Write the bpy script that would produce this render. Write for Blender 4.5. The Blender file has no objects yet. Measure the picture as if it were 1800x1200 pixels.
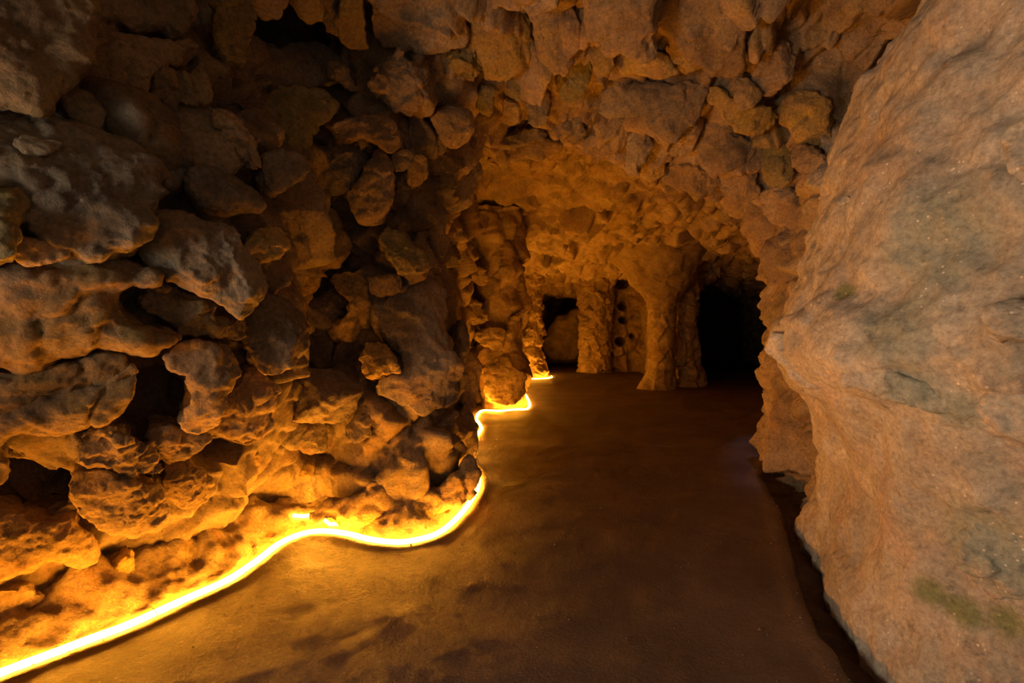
import bpy, math
import numpy as np

rng = np.random.default_rng(7)
SC = bpy.context.scene
COL = SC.collection
F, CX, HY, CAMZ = 850.0, 900.0, 580.0, 1.1      # focal length (px), principal column, horizon row, eye height (m)


def ray(px, py):
    return np.array([(px - CX) / F, 1.0, (HY - py) / F])


# ------------------------------------------------------------------ noise
def _h(ix, iy, iz, seed):
    n = (ix.astype(np.uint32) * np.uint32(374761393) + iy.astype(np.uint32) * np.uint32(668265263)
         + iz.astype(np.uint32) * np.uint32(2147483647) + np.uint32((seed * 1274126177) & 0xffffffff))
    n = (n ^ (n >> np.uint32(13))) * np.uint32(1274126177)
    n = (n ^ (n >> np.uint32(15))) * np.uint32(2246822519)
    return ((n ^ (n >> np.uint32(16))) & np.uint32(0xffffff)).astype(np.float32) / np.float32(0xffffff)


def noise(p, seed=0):
    p = p.astype(np.float32)
    i = np.floor(p)
    f = p - i
    i = i.astype(np.int64)
    f = f * f * f * (f * (f * 6 - 15) + 10)
    out = 0
    for dx in (0, 1):
        wx = f[:, 0] if dx else 1 - f[:, 0]
        for dy in (0, 1):
            wy = f[:, 1] if dy else 1 - f[:, 1]
            for dz in (0, 1):
                wz = f[:, 2] if dz else 1 - f[:, 2]
                out = out + wx * wy * wz * _h(i[:, 0] + dx, i[:, 1] + dy, i[:, 2] + dz, seed)
    return out * 2 - 1


def fbm(p, octaves=4, seed=0, gain=0.5):
    a, s, out = 1.0, 1.0, 0
    for o in range(octaves):
        out = out + a * noise(p * s + 17.3 * o, seed + o)
        a *= gain
        s *= 2.03
    return out


def stones_fn(p, size, seed, tilt=0.45, down=0.3, crack=0.25):
    """Mosaic of tilted stone faces: every Voronoi cell has its own height and slope, with cracks between."""
    w = np.stack([noise(p / size * 0.9 + 5, seed + 50), noise(p / size * 0.9 + 31, seed + 51), noise(p / size * 0.9 + 77, seed + 52)], 1)
    q = p / size + 0.28 * w
    i = np.floor(q).astype(np.int64)
    n = len(q)
    f1 = np.full(n, 9.0, np.float32)
    f2 = np.full(n, 9.0, np.float32)
    disp = np.zeros(n, np.float32)
    for dx in (-1, 0, 1):
        for dy in (-1, 0, 1):
            for dz in (-1, 0, 1):
                a, b, c = i[:, 0] + dx, i[:, 1] + dy, i[:, 2] + dz
                r = np.stack([a + _h(a, b, c, seed), b + _h(a, b, c, seed + 1), c + _h(a, b, c, seed + 2)], 1) - q
                d = np.sqrt((r * r).sum(1))
                h = _h(a, b, c, seed + 3) - 0.5
                g = -(r[:, 0] * (_h(a, b, c, seed + 4) - 0.5) + r[:, 1] * (_h(a, b, c, seed + 5) - 0.5) + r[:, 2] * (_h(a, b, c, seed + 6) - 0.5)) * 2 * tilt
                g = g + r[:, 2] * down
                near = d < f1
                f2 = np.where(near, f1, np.minimum(f2, d))
                disp = np.where(near, h + g, disp)
                f1 = np.where(near, d, f1)
    edge = np.clip((f2 - f1) / 0.22, 0, 1)
    return (disp * (0.35 + 0.65 * edge) - crack * (1 - edge) ** 2) * size


# ------------------------------------------------------------------ meshing
def surface_nets(f, org, h):
    """Mesh of the level set f = 0 on a grid; faces look to where f grows."""
    s = f < 0
    nx, ny, nz = f.shape
    c = np.zeros((nx - 1, ny - 1, nz - 1), np.int8)
    for a in (0, 1):
        for b in (0, 1):
            for d in (0, 1):
                c += s[a:nx - 1 + a, b:ny - 1 + b, d:nz - 1 + d]
    act = (c > 0) & (c < 8)
    idx = np.full(act.shape, -1, np.int64)
    ii, jj, kk = np.nonzero(act)
    idx[ii, jj, kk] = np.arange(len(ii))
    acc = np.zeros((len(ii), 3))
    cnt = np.zeros(len(ii))
    corners = [(a, b, d) for a in (0, 1) for b in (0, 1) for d in (0, 1)]
    for p in corners:
        for ax in range(3):
            if p[ax]:
                continue
            q = list(p)
            q[ax] = 1
            v0 = f[ii + p[0], jj + p[1], kk + p[2]]
            v1 = f[ii + q[0], jj + q[1], kk + q[2]]
            cr = (v0 < 0) != (v1 < 0)
            t = np.where(cr, v0 / np.where(cr, v0 - v1, 1), 0)
            pt = np.tile(np.array(p, float), (len(ii), 1))
            pt[:, ax] += t
            acc += pt * cr[:, None]
            cnt += cr
    V = np.stack([ii, jj, kk], 1) + acc / np.maximum(cnt, 1)[:, None]
    V = np.asarray(org) + V * h
    Q = []
    for ax in range(3):
        o = [(1, 0, 0), (0, 1, 0), (0, 0, 1)]
        u, w = [o[k] for k in range(3) if k != ax]
        sl = [slice(None)] * 3
        sl2 = [slice(None)] * 3
        sl[ax] = slice(0, f.shape[ax] - 1)
        sl2[ax] = slice(1, f.shape[ax])
        s0, s1 = s[tuple(sl)], s[tuple(sl2)]
        cr = s0 != s1
        i, j, k = np.nonzero(cr)
        ok = np.ones(len(i), bool)
        pos = np.stack([i, j, k], 1)
        for k2 in range(3):
            if k2 != ax:
                ok &= (pos[:, k2] > 0) & (pos[:, k2] < f.shape[k2] - 1)
        pos = pos[ok]
        ins = s0[pos[:, 0], pos[:, 1], pos[:, 2]]
        u, w = np.array(u), np.array(w)
        g = lambda d: idx[pos[:, 0] + d[0], pos[:, 1] + d[1], pos[:, 2] + d[2]]
        quad = np.stack([g(-u - w), g(-w), g(0 * u), g(-u)], 1)
        flip = ins if ax != 1 else ~ins
        quad[~flip] = quad[~flip][:, ::-1]
        Q.append(quad)
    return V, np.concatenate(Q)


def subdivide(V, Q):
    E = np.concatenate([Q[:, [0, 1]], Q[:, [1, 2]], Q[:, [2, 3]], Q[:, [3, 0]]])
    E.sort(1)
    key = E[:, 0] * len(V) + E[:, 1]
    u, inv = np.unique(key, return_inverse=True)
    em = (V[u // len(V)] + V[u % len(V)]) / 2
    fm = V[Q].mean(1)
    n, m, nq = len(V), len(u), len(Q)
    e = n + inv.reshape(4, nq)
    c = n + m + np.arange(nq)
    W = np.concatenate([V, em, fm])
    R = np.concatenate([np.stack(x, 1) for x in (
        (Q[:, 0], e[0], c, e[3]), (e[0], Q[:, 1], e[1], c), (c, e[1], Q[:, 2], e[2]), (e[3], c, e[2], Q[:, 3]))])
    return W, R


def relax(V, Q, it=1, lam=0.5):
    for _ in range(it):
        acc = np.zeros_like(V)
        cnt = np.zeros(len(V))
        for a, b in ((0, 1), (1, 2), (2, 3), (3, 0)):
            for x, y in ((a, b), (b, a)):
                np.add.at(acc, Q[:, x], V[Q[:, y]]) if False else None
                for d in range(3):
                    acc[:, d] += np.bincount(Q[:, x], V[Q[:, y], d], len(V))
                cnt += np.bincount(Q[:, x], minlength=len(V))
        V = V + lam * (acc / np.maximum(cnt, 1)[:, None] - V)
    return V


def normals(V, Q):
    n = np.cross(V[Q[:, 2]] - V[Q[:, 0]], V[Q[:, 3]] - V[Q[:, 1]])
    N = np.zeros_like(V)
    for k in range(4):
        for d in range(3):
            N[:, d] += np.bincount(Q[:, k], n[:, d], len(V))
    return N / np.maximum(np.linalg.norm(N, axis=1), 1e-9)[:, None]


def link_mesh(name, V, Q, mat, parent=None, origin=None, smooth=True):
    V = np.asarray(V, np.float64)
    if origin is not None:
        V = V - np.asarray(origin)
    me = bpy.data.meshes.new(name)
    me.vertices.add(len(V))
    me.vertices.foreach_set('co', V.astype(np.float32).ravel())
    nq, k = Q.shape
    me.loops.add(nq * k)
    me.loops.foreach_set('vertex_index', Q.astype(np.int32).ravel())
    me.polygons.add(nq)
    me.polygons.foreach_set('loop_start', (np.arange(nq) * k).astype(np.int32))
    me.polygons.foreach_set('use_smooth', np.full(nq, smooth))
    me.update(calc_edges=True)
    me.validate()
    if mat:
        me.materials.append(mat)
    o = bpy.data.objects.new(name, me)
    COL.objects.link(o)
    if origin is not None:
        o.location = [float(x) for x in origin]
    if parent is not None:
        o.parent = parent
    return o


def tag(o, label=None, cat=None, group=None, kind=None):
    if label:
        o['label'] = label
    if cat:
        o['category'] = cat
    if group:
        o['group'] = group
    if kind:
        o['kind'] = kind
    return o


def smax(a, b, k):
    h = np.clip(0.5 + 0.5 * (a - b) / k, 0, 1)
    return b + (a - b) * h + k * h * (1 - h)


def smin(a, b, k):
    return -smax(-a, -b, k)


def poly_sdf(P, X, Y):
    """Signed distance to a closed polygon, positive outside."""
    P = np.asarray(P, float)
    d = np.full(X.shape, 1e9)
    ins = np.zeros(X.shape, bool)
    for a, b in zip(P, np.roll(P, -1, 0)):
        e = b - a
        wx, wy = X - a[0], Y - a[1]
        t = np.clip((wx * e[0] + wy * e[1]) / max(e @ e, 1e-12), 0, 1)
        d = np.minimum(d, np.hypot(wx - e[0] * t, wy - e[1] * t))
        if abs(e[1]) > 1e-12:
            c = ((a[1] <= Y) != (b[1] <= Y)) & (X < a[0] + (Y - a[1]) / e[1] * e[0])
            ins ^= c
    return np.where(ins, -d, d)


def chaikin(P, n=1):
    P = np.asarray(P, float)
    for _ in range(n):
        N = np.roll(P, -1, 0)
        P = np.stack([P * 0.78 + N * 0.22, P * 0.22 + N * 0.78], 1).reshape(-1, P.shape[1])
    return P
# ------------------------------------------------------------------ materials
def _nodes(name):
    m = bpy.data.materials.new(name)
    m.use_nodes = True
    nt = m.node_tree
    nt.nodes.clear()
    out = nt.nodes.new('ShaderNodeOutputMaterial')
    return m, nt, out


def _mix(nt, fac, a, b, mode='MIX'):
    n = nt.nodes.new('ShaderNodeMix')
    n.data_type = 'RGBA'
    n.blend_type = mode
    for sock, v in ((n.inputs[0], fac), (n.inputs[6], a), (n.inputs[7], b)):
        if isinstance(v, (int, float)):
            sock.default_value = v
        elif isinstance(v, tuple):
            sock.default_value = (*v, 1) if len(v) == 3 else v
        else:
            nt.links.new(v, sock)
    return n.outputs[2]


def _noise(nt, vec, scale, detail=6, rough=0.6, dist=0.0):
    n = nt.nodes.new('ShaderNodeTexNoise')
    n.inputs['Scale'].default_value = scale
    n.inputs['Detail'].default_value = detail
    n.inputs['Roughness'].default_value = rough
    n.inputs['Distortion'].default_value = dist
    nt.links.new(vec, n.inputs['Vector'])
    return n.outputs['Fac']


def _ramp(nt, fac, stops):
    n = nt.nodes.new('ShaderNodeValToRGB')
    e = n.color_ramp.elements
    while len(e) < len(stops):
        e.new(0.5)
    for k, (p, c) in enumerate(stops):
        e[k].position = p
        e[k].color = (c, c, c, 1) if isinstance(c, (int, float)) else (*c, 1)
    nt.links.new(fac, n.inputs[0])
    return n.outputs[0]


def _math(nt, op, a, b):
    n = nt.nodes.new('ShaderNodeMath')
    n.operation = op
    for s, v in zip(n.inputs, (a, b)):
        if isinstance(v, (int, float)):
            s.default_value = v
        else:
            nt.links.new(v, s)
    return n.outputs[0]


def rock_mat(name, dark, mid, light, stain, stain_amt=0.5, rust=(0.36, 0.20, 0.075), bump=0.8, speck=0.3, vary=0.35, scale=1.0, moss=None):
    m, nt, out = _nodes(name)
    b = nt.nodes.new('ShaderNodeBsdfPrincipled')
    nt.links.new(b.outputs[0], out.inputs[0])
    geo = nt.nodes.new('ShaderNodeNewGeometry')
    P = geo.outputs['Position']
    base = _ramp(nt, _noise(nt, P, 3.2 * scale, 8, 0.62, 0.3), [(0.3, dark), (0.5, mid), (0.72, light)])
    st = _ramp(nt, _noise(nt, P, 2.3 * scale, 5, 0.6, 0.6), [(0.62 - 0.2 * stain_amt, 0.0), (0.78 - 0.16 * stain_amt, 1.0)])
    base = _mix(nt, _math(nt, 'MULTIPLY', st, 0.75), base, stain)
    mp = nt.nodes.new('ShaderNodeMapping')
    mp.inputs['Location'].default_value = (11, 4, 7)
    nt.links.new(P, mp.inputs[0])
    rs = _ramp(nt, _noise(nt, mp.outputs[0], 4.5 * scale, 6, 0.65, 0.4), [(0.52, 0.0), (0.68, 1.0)])
    base = _mix(nt, _math(nt, 'MULTIPLY', rs, 0.55), base, rust)
    if moss:
        for (c, r, col) in moss:
            vd = nt.nodes.new('ShaderNodeVectorMath')
            vd.operation = 'DISTANCE'
            nt.links.new(P, vd.inputs[0])
            vd.inputs[1].default_value = c
            dd = _math(nt, 'ADD', vd.outputs['Value'], _math(nt, 'MULTIPLY', _math(nt, 'SUBTRACT', _noise(nt, P, 9, 6, 0.7), 0.5), r * 1.3))
            mk = _ramp(nt, _math(nt, 'DIVIDE', dd, r), [(0.45, 1.0), (1.0, 0.0)])
            base = _mix(nt, _math(nt, 'MULTIPLY', mk, 0.8), base, col)
    gr = _ramp(nt, _noise(nt, P, 60, 6, 0.75), [(0.3, 0.45), (0.5, 0.95), (0.75, 1.5)])
    base = _mix(nt, 0.8, base, gr, 'MULTIPLY')
    pit = _ramp(nt, _noise(nt, mp.outputs[0], 17, 5, 0.7), [(0.28, 0.35), (0.42, 1.0)])
    base = _mix(nt, 0.7, base, pit, 'MULTIPLY')
    vo = nt.nodes.new('ShaderNodeTexVoronoi')
    vo.inputs['Scale'].default_value = 42
    nt.links.new(P, vo.inputs['Vector'])
    sp = _ramp(nt, vo.outputs['Distance'], [(0.10, 1.0), (0.17, 0.0)])
    gate = _ramp(nt, _noise(nt, P, 7, 3), [(0.5, 0.0), (0.62, 1.0)])
    base = _mix(nt, _math(nt, 'MULTIPLY', _math(nt, 'MULTIPLY', sp, gate), speck), base, (0.75, 0.62, 0.48))
    oi = nt.nodes.new('ShaderNodeObjectInfo')
    val = _math(nt, 'ADD', _math(nt, 'MULTIPLY', oi.outputs['Random'], vary), 1 - vary / 2)
    hs = nt.nodes.new('ShaderNodeHueSaturation')
    nt.links.new(base, hs.inputs['Color'])
    nt.links.new(val, hs.inputs['Value'])
    nt.links.new(hs.outputs[0], b.inputs['Base Color'])
    b.inputs['Roughness'].default_value = 0.88
    b.inputs['Specular IOR Level'].default_value = 0.25
    bp = nt.nodes.new('ShaderNodeBump')
    bp.inputs['Strength'].default_value = bump
    bp.inputs['Distance'].default_value = 0.035
    n1 = _noise(nt, P, 9, 10, 0.7, 0.4)
    n2 = _noise(nt, mp.outputs[0], 38, 8, 0.75)
    hsum = _math(nt, 'ADD', _math(nt, 'MULTIPLY', n1, 1.2), _math(nt, 'ADD', _math(nt, 'MULTIPLY', n2, 0.6), _math(nt, 'MULTIPLY', _noise(nt, P, 120, 4, 0.7), 0.22)))
    nt.links.new(hsum, bp.inputs['Height'])
    nt.links.new(bp.outputs[0], b.inputs['Normal'])
    return m


M = {}
OCH = (0.33, 0.22, 0.05)
M['shell'] = rock_mat('cave_rock', (0.12, 0.088, 0.06), (0.24, 0.18, 0.115), (0.36, 0.28, 0.185), OCH, 0.35)
M['chamber'] = rock_mat('chamber_rock', (0.14, 0.10, 0.055), (0.32, 0.225, 0.12), (0.48, 0.36, 0.20), OCH, 0.4)
M['grey'] = rock_mat('grey_brown_stone', (0.13, 0.10, 0.07), (0.24, 0.19, 0.13), (0.35, 0.28, 0.195), (0.34, 0.25, 0.09), 0.3)
M['ochre'] = rock_mat('ochre_stone', (0.22, 0.14, 0.055), (0.36, 0.24, 0.08), (0.46, 0.33, 0.15), (0.42, 0.27, 0.03), 0.7)
M['olive'] = rock_mat('olive_stained_stone', (0.15, 0.12, 0.06), (0.24, 0.19, 0.085), (0.36, 0.28, 0.15), (0.17, 0.15, 0.03), 0.85)
M['brown'] = rock_mat('red_brown_stone', (0.15, 0.10, 0.058), (0.29, 0.20, 0.112), (0.42, 0.31, 0.19), (0.38, 0.26, 0.06), 0.4)
M['dark'] = rock_mat('dark_rough_rubble', (0.05, 0.025, 0.015), (0.11, 0.055, 0.03), (0.2, 0.1, 0.05), (0.12, 0.06, 0.03), 0.3, bump=1.0)


def floor_mat(name='trodden_floor', dark=1.0, rough=(0.42, 0.72), speck=0.5):
    m, nt, out = _nodes(name)
    b = nt.nodes.new('ShaderNodeBsdfPrincipled')
    nt.links.new(b.outputs[0], out.inputs[0])
    P = nt.nodes.new('ShaderNodeNewGeometry').outputs['Position']
    base = _ramp(nt, _noise(nt, P, 1.7, 7, 0.6, 0.5), [(0.3, (0.075, 0.044, 0.029)), (0.52, (0.112, 0.067, 0.043)), (0.75, (0.165, 0.102, 0.064))])
    gr = _ramp(nt, _noise(nt, P, 90, 6, 0.8), [(0.3, 0.5), (0.5, 1.0), (0.75, 1.4)])
    base = _mix(nt, 0.75, base, gr, 'MULTIPLY')
    base = _mix(nt, 1.0, base, (dark, dark, dark), 'MULTIPLY')
    vo = nt.nodes.new('ShaderNodeTexVoronoi')
    vo.inputs['Scale'].default_value = 38
    nt.links.new(P, vo.inputs['Vector'])
    sp = _ramp(nt, vo.outputs['Distance'], [(0.06, 1.0), (0.12, 0.0)])
    gate = _ramp(nt, _noise(nt, P, 5, 3), [(0.5, 0.0), (0.65, 1.0)])
    base = _mix(nt, _math(nt, 'MULTIPLY', _math(nt, 'MULTIPLY', sp, gate), speck), base, (0.5, 0.40, 0.30))
    nt.links.new(base, b.inputs['Base Color'])
    rr = _ramp(nt, _noise(nt, P, 2.4, 5, 0.6), [(0.3, rough[0]), (0.7, rough[1])])
    nt.links.new(rr, b.inputs['Roughness'])
    b.inputs['Specular IOR Level'].default_value = 0.4
    bp = nt.nodes.new('ShaderNodeBump')
    bp.inputs['Strength'].default_value = 0.75
    bp.inputs['Distance'].default_value = 0.02
    h = _math(nt, 'ADD', _noise(nt, P, 14, 8, 0.7, 0.3), _math(nt, 'MULTIPLY', _noise(nt, P, 75, 5, 0.7), 0.5))
    nt.links.new(h, bp.inputs['Height'])
    nt.links.new(bp.outputs[0], b.inputs['Normal'])
    return m


def glow_mat(name, col, strength):
    m, nt, out = _nodes(name)
    e = nt.nodes.new('ShaderNodeEmission')
    e.inputs[0].default_value = (*col, 1)
    e.inputs[1].default_value = strength
    nt.links.new(e.outputs[0], out.inputs[0])
    return m


M['floor'] = floor_mat()
M['channel'] = floor_mat('wet_gravel_channel', 0.45, (0.25, 0.55), 0.9)
M['glow'] = glow_mat('rope_light_glow', (1.0, 0.35, 0.02), 190.0)
# ------------------------------------------------------------------ the cave shell
PLAN = [(-2.6, -3), (-2.3, 0), (-1.98, 1.3), (-1.76, 1.6), (-1.54, 1.85), (-1.38, 2.05), (-1.30, 2.3), (-1.28, 2.6), (-1.12, 2.82), (-0.78, 2.76),
        (-0.52, 2.79), (-0.40, 3.0), (-0.33, 3.45), (-0.37, 3.9), (-0.55, 4.3), (-0.56, 5.0), (-0.50, 5.6), (-0.62, 6.2), (-0.55, 6.9),
        (-0.35, 7.6), (-0.2, 8.4), (-0.1, 10.5), (0.15, 11.4), (0.5, 12.3), (0.75, 13.2), (0.85, 16.3), (2.3, 16.3), (2.35, 13.0),
        (2.7, 12.8), (3.4, 12.7), (3.42, 10.3), (3.6, 9.95), (3.88, 10.15), (3.95, 16), (4.6, 17.6), (8.3, 17.6), (7.4, 13), (5.9, 10.2), (5.2, 8.5), (3.6, 6),
        (2.45, 4.5), (2.12, 4.1), (2.03, 3.75), (2.02, 3.4), (1.9, 2.98), (1.7, 2.78), (1.48, 2.38), (1.31, 1.95), (1.24, 1.7), (1.22, 1.5),
        (1.3, 1.2), (1.5, 0.8), (1.9, 0.2), (2.2, -0.5), (2.6, -3)]
HH = 0.055
GO = np.array([-3.2, -1.25, -0.36])
GN = (216, 350, 68)
gx = GO[0] + np.arange(GN[0]) * HH
gy = GO[1] + np.arange(GN[1]) * HH
gz = GO[2] + np.arange(GN[2]) * HH
X2, Y2 = np.meshgrid(gx, gy, indexing='ij')
D2 = poly_sdf(PLAN, X2, Y2)


def ss(a, b, x):
    t = np.clip((x - a) / (b - a), 0, 1)
    return t * t * (3 - 2 * t)


def ceil_fn(x, y):
    c = np.interp(y, [-2, 1.4, 2.4, 3.0, 3.5, 3.9, 4.2, 4.5, 5.0, 6, 8, 9.5, 11, 13, 18], [3.05, 3.0, 2.88, 2.80, 2.72, 2.68, 2.68, 2.96, 3.02, 2.9, 2.58, 2.44, 2.42, 2.4, 2.36])
    arch = np.interp(x, [-0.8, -0.3, 0.1, 0.5, 0.9, 1.4, 1.9, 2.4], [0.55, 0.22, 0.05, 0.0, 0.12, 0.28, 0.55, 0.9])
    c = c - arch * ss(3.0, 3.8, y) * (1 - ss(4.2, 4.6, y))
    c = c - 0.16 * ss(3.3, 3.9, x) * ss(9.4, 10.0, y)
    c = c - 0.25 * ss(12.2, 13.4, y) * (x < 3)
    return c


WL = (1 - ss(0.1, 0.8, X2)) * (1 - ss(4.0, 5.0, Y2)) * ss(2.2, 2.9, Y2 + 0.7 * (X2 + 0.9))
WN = (1 - ss(0.1, 0.8, X2)) * (1 - ss(2.2, 2.9, Y2 + 0.7 * (X2 + 0.9)))
WR = ss(0.5, 1.1, X2) * (1 - ss(2.75, 3.3, Y2))
offL = -np.interp(gz, [0, 0.19, 0.65, 1.02, 1.3, 1.92, 2.13, 2.3, 2.6], [0.0, 0.0, 0.09, 0.16, 0.20, 0.18, 0.14, -0.02, -0.05])
offN = np.interp(gz, [0, 0.15, 0.35, 0.6, 0.9, 1.3, 1.6, 2.0, 2.4], [-0.17, -0.14, -0.04, 0.10, 0.22, 0.32, 0.32, 0.24, 0.05])
offR = np.interp(gz, [0.0, 0.2, 0.42, 0.72, 0.84, 0.92, 1.02, 1.12, 1.21, 1.4, 1.59, 1.86, 2.13, 2.35, 2.6],
                 [0.0, -0.05, -0.07, -0.02, 0.03, 0.12, 0.20, 0.17, 0.11, 0.06, 0.0, -0.08, -0.16, -0.3, -0.5])
V3 = D2[:, :, None] + WL[:, :, None] * offL + WN[:, :, None] * offN + WR[:, :, None] * offR
KC = 0.30 + 0.35 * ss(3.3, 4.0, X2) * ss(8.5, 10, Y2)
V3 = smax(V3, gz[None, None, :] - ceil_fn(X2, Y2)[:, :, None], KC[:, :, None])
SMOOTH = V3.copy()                      # used to find how far away the rock is along a line of sight


def sample(G, p):
    q = (np.asarray(p, float) - GO) / HH
    q = np.clip(q, 0, np.array(G.shape) - 1.001)
    i = q.astype(int)
    f = q - i
    out = 0
    for a in (0, 1):
        for b in (0, 1):
            for c in (0, 1):
                w = (f[..., 0] if a else 1 - f[..., 0]) * (f[..., 1] if b else 1 - f[..., 1]) * (f[..., 2] if c else 1 - f[..., 2])
                out = out + w * G[i[..., 0] + a, i[..., 1] + b, i[..., 2] + c]
    return out


def grad(G, p, e=0.06):
    p = np.asarray(p, float)
    g = np.stack([sample(G, p + np.eye(3)[k] * e) - sample(G, p - np.eye(3)[k] * e) for k in range(3)], -1)
    return g / np.maximum(np.linalg.norm(g, axis=-1, keepdims=True), 1e-9)


def hit(px, py, t0=0.9, t1=17.0):
    r = ray(px, py)
    ts = np.arange(t0, t1, 0.02)
    v = sample(SMOOTH, np.array([0, 0, CAMZ]) + ts[:, None] * r)
    k = np.nonzero(v > 0)[0]
    return float(ts[k[0]]) if len(k) else t1


def at(px, py, d):
    return np.array([0, 0, CAMZ]) + d * ray(px, py)


def spot(px, py, r, col):
    return (tuple(float(x) for x in at(px, py, hit(px, py))), r, col)


MOSS = (0.15, 0.155, 0.045)
GRN = (0.245, 0.245, 0.175)
M['pale'] = rock_mat('pale_boulder_rock', (0.23, 0.185, 0.125), (0.36, 0.298, 0.212), (0.48, 0.41, 0.305), (0.38, 0.25, 0.14), 0.38,
                     rust=(0.42, 0.27, 0.16), speck=0.8, vary=0.0, bump=0.5,
                     moss=[spot(1600, 1005, .05, MOSS), spot(1640, 1040, .06, MOSS), spot(1700, 1075, .06, MOSS), spot(1760, 1095, .06, MOSS),
                           spot(1480, 512, .05, MOSS), spot(1740, 950, .16, GRN), spot(1600, 680, .10, GRN), spot(1680, 720, .08, GRN),
                           spot(1650, 420, .2, GRN), spot(1560, 560, .15, GRN)])


# hollows worn into the rock: (centre, radii)
HOLLOWS = []


def hollow(px, py, d, rx, ry, rz):
    HOLLOWS.append((at(px, py, d), np.array([rx, ry, rz])))


hollow(48, 848, hit(48, 848) + 0.12, 0.14, 0.36, 0.15)
hollow(-20, 850, hit(-20, 850) + 0.10, 0.16, 0.34, 0.15)
hollow(265, 695, hit(265, 695) + 0.10, 0.14, 0.20, 0.15)
hollow(385, 788, hit(385, 788) + 0.06, 0.12, 0.16, 0.07)
hollow(108, 617, hit(108, 617) + 0.12, 0.12, 0.3, 0.03)
hollow(0, 505, hit(0, 505) + 0.12, 0.10, 0.25, 0.12)
hollow(515, 62, hit(515, 62) + 0.12, 0.24, 0.40, 0.15)
hollow(360, 25, hit(360, 25) + 0.1, 0.06, 0.3, 0.10)
hollow(210, 170, hit(210, 170) + 0.08, 0.09, 0.25, 0.03)
hollow(385, 172, hit(385, 172) + 0.08, 0.07, 0.25, 0.045)
hollow(645, 275, hit(645, 275) + 0.08, 0.035, 0.25, 0.07)
hollow(605, 345, hit(605, 345) + 0.08, 0.06, 0.25, 0.03)
hollow(737, 405, hit(737, 405) + 0.08, 0.035, 0.25, 0.08)
hollow(983, 524, 16.2, 0.56, 1.1, 0.56)
hollow(1092, 492, 12.9, 0.24, 0.6, 0.24)
hollow(1094, 538, 12.85, 0.13, 0.5, 0.12)
hollow(1096, 562, 12.85, 0.14, 0.5, 0.11)
hollow(1090, 600, 12.85, 0.14, 0.5, 0.12)
hollow(1110, 590, 12.85, 0.08, 0.4, 0.08)
hollow(862, 412, hit(862, 412) + 0.1, 0.11, 0.4, 0.10)
hollow(1532, 202, hit(1532, 202) + 0.01, 0.018, 0.05, 0.012)
hollow(1708, 84, hit(1708, 84) + 0.02, 0.045, 0.07, 0.04)
for (c, r) in HOLLOWS:
    lo = np.maximum(((c - r - 0.3 - GO) / HH).astype(int), 0)
    hi = np.minimum(((c + r + 0.3 - GO) / HH).astype(int) + 2, GN)
    if (hi <= lo).any():
        continue
    sl = tuple(slice(a, b) for a, b in zip(lo, hi))
    ex = (gx[sl[0]][:, None, None] - c[0]) / r[0]
    ey = (gy[sl[1]][None, :, None] - c[1]) / r[1]
    ez = (gz[sl[2]][None, None, :] - c[2]) / r[2]
    k = np.sqrt(ex ** 2 + ey ** 2 + ez ** 2)
    V3[sl] = smin(V3[sl], (k - 1) * r.min(), 0.05)

SV, SQ = surface_nets(V3, GO, HH)
# keep what lies above the floor, refine what the camera stands close to
fc = SV[SQ].mean(1)
SQ = SQ[(fc[:, 2] > -0.22)]
SV = relax(SV, SQ, 2, 0.4)


def project(V):
    for _ in range(2):
        V = V - 0.8 * np.clip(sample(V3, V), -0.05, 0.05)[:, None] * grad(V3, V, 0.05)
    return V


def compact(V, Q):
    u, inv = np.unique(Q, return_inverse=True)
    return V[u], inv.reshape(Q.shape)


SV, SQ = compact(SV, SQ)
SV, SQ = subdivide(SV, SQ)
SV = relax(SV, SQ, 2, 0.5)
SV = project(SV)
SV = relax(SV, SQ, 1, 0.5)


def displace(V, N):
    x, y, z = V.T
    right = ss(0.35, 0.95, x) * (1 - ss(2.7, 3.1, y)) * (1 - ss(2.45, 2.7, z))
    up = ss(1.75, 2.3, z)
    far = ss(4.2, 5.5, y)
    ws = (V * np.array([1, 1, 1.0]))
    big = stones_fn(ws + 3.1, 0.38, 11, 0.6, np.where(x < 0.5, np.interp(z, [0.3, 1.1, 1.7], [-0.6, -0.2, 0.6]), 0.6), 0.2)
    mid = stones_fn(ws * np.array([1.1, 1.1, 0.9]) + 1.7, 0.16, 23, 0.6, 0.35, 0.22)
    fine = fbm(V * 9, 4, 3, 0.55)
    med = fbm(V * 2.6, 3, 9, 0.5)
    a_big = (0.46 + 0.08 * up + 0.06 * far) * (1 - 0.9 * right)
    a_mid = (0.40 + 0.20 * up) * (1 - 0.4 * far) * (1 - 0.93 * right)
    d = a_big * big + a_mid * mid + 0.016 * fine + 0.035 * med + right * (0.012 * fbm(V * 5, 4, 31, 0.6) + 0.02 * np.abs(noise(V * 3.3, 44)))
    d = d * (1 - 0.4 * (x < 0.5) * (1 - ss(0.1, 0.45, z)))
    return V + N * d[:, None]


near = SV[SQ].mean(1)[:, 1] < 4.6
# the near part once more
QA, QB = SQ[near], SQ[~near]
VA, QA = compact(SV, QA)
VB, QB = compact(SV, QB)
VA, QA = subdivide(VA, QA)
VA = relax(VA, QA, 1, 0.5)


def smooth_normals(V):
    return -grad(SMOOTH, V, 0.09)


def finish_part(V, Q):
    N = smooth_normals(V)
    W = displace(V, N)
    return W


WA = finish_part(VA, QA)
WB = finish_part(VB, QB)


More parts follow.
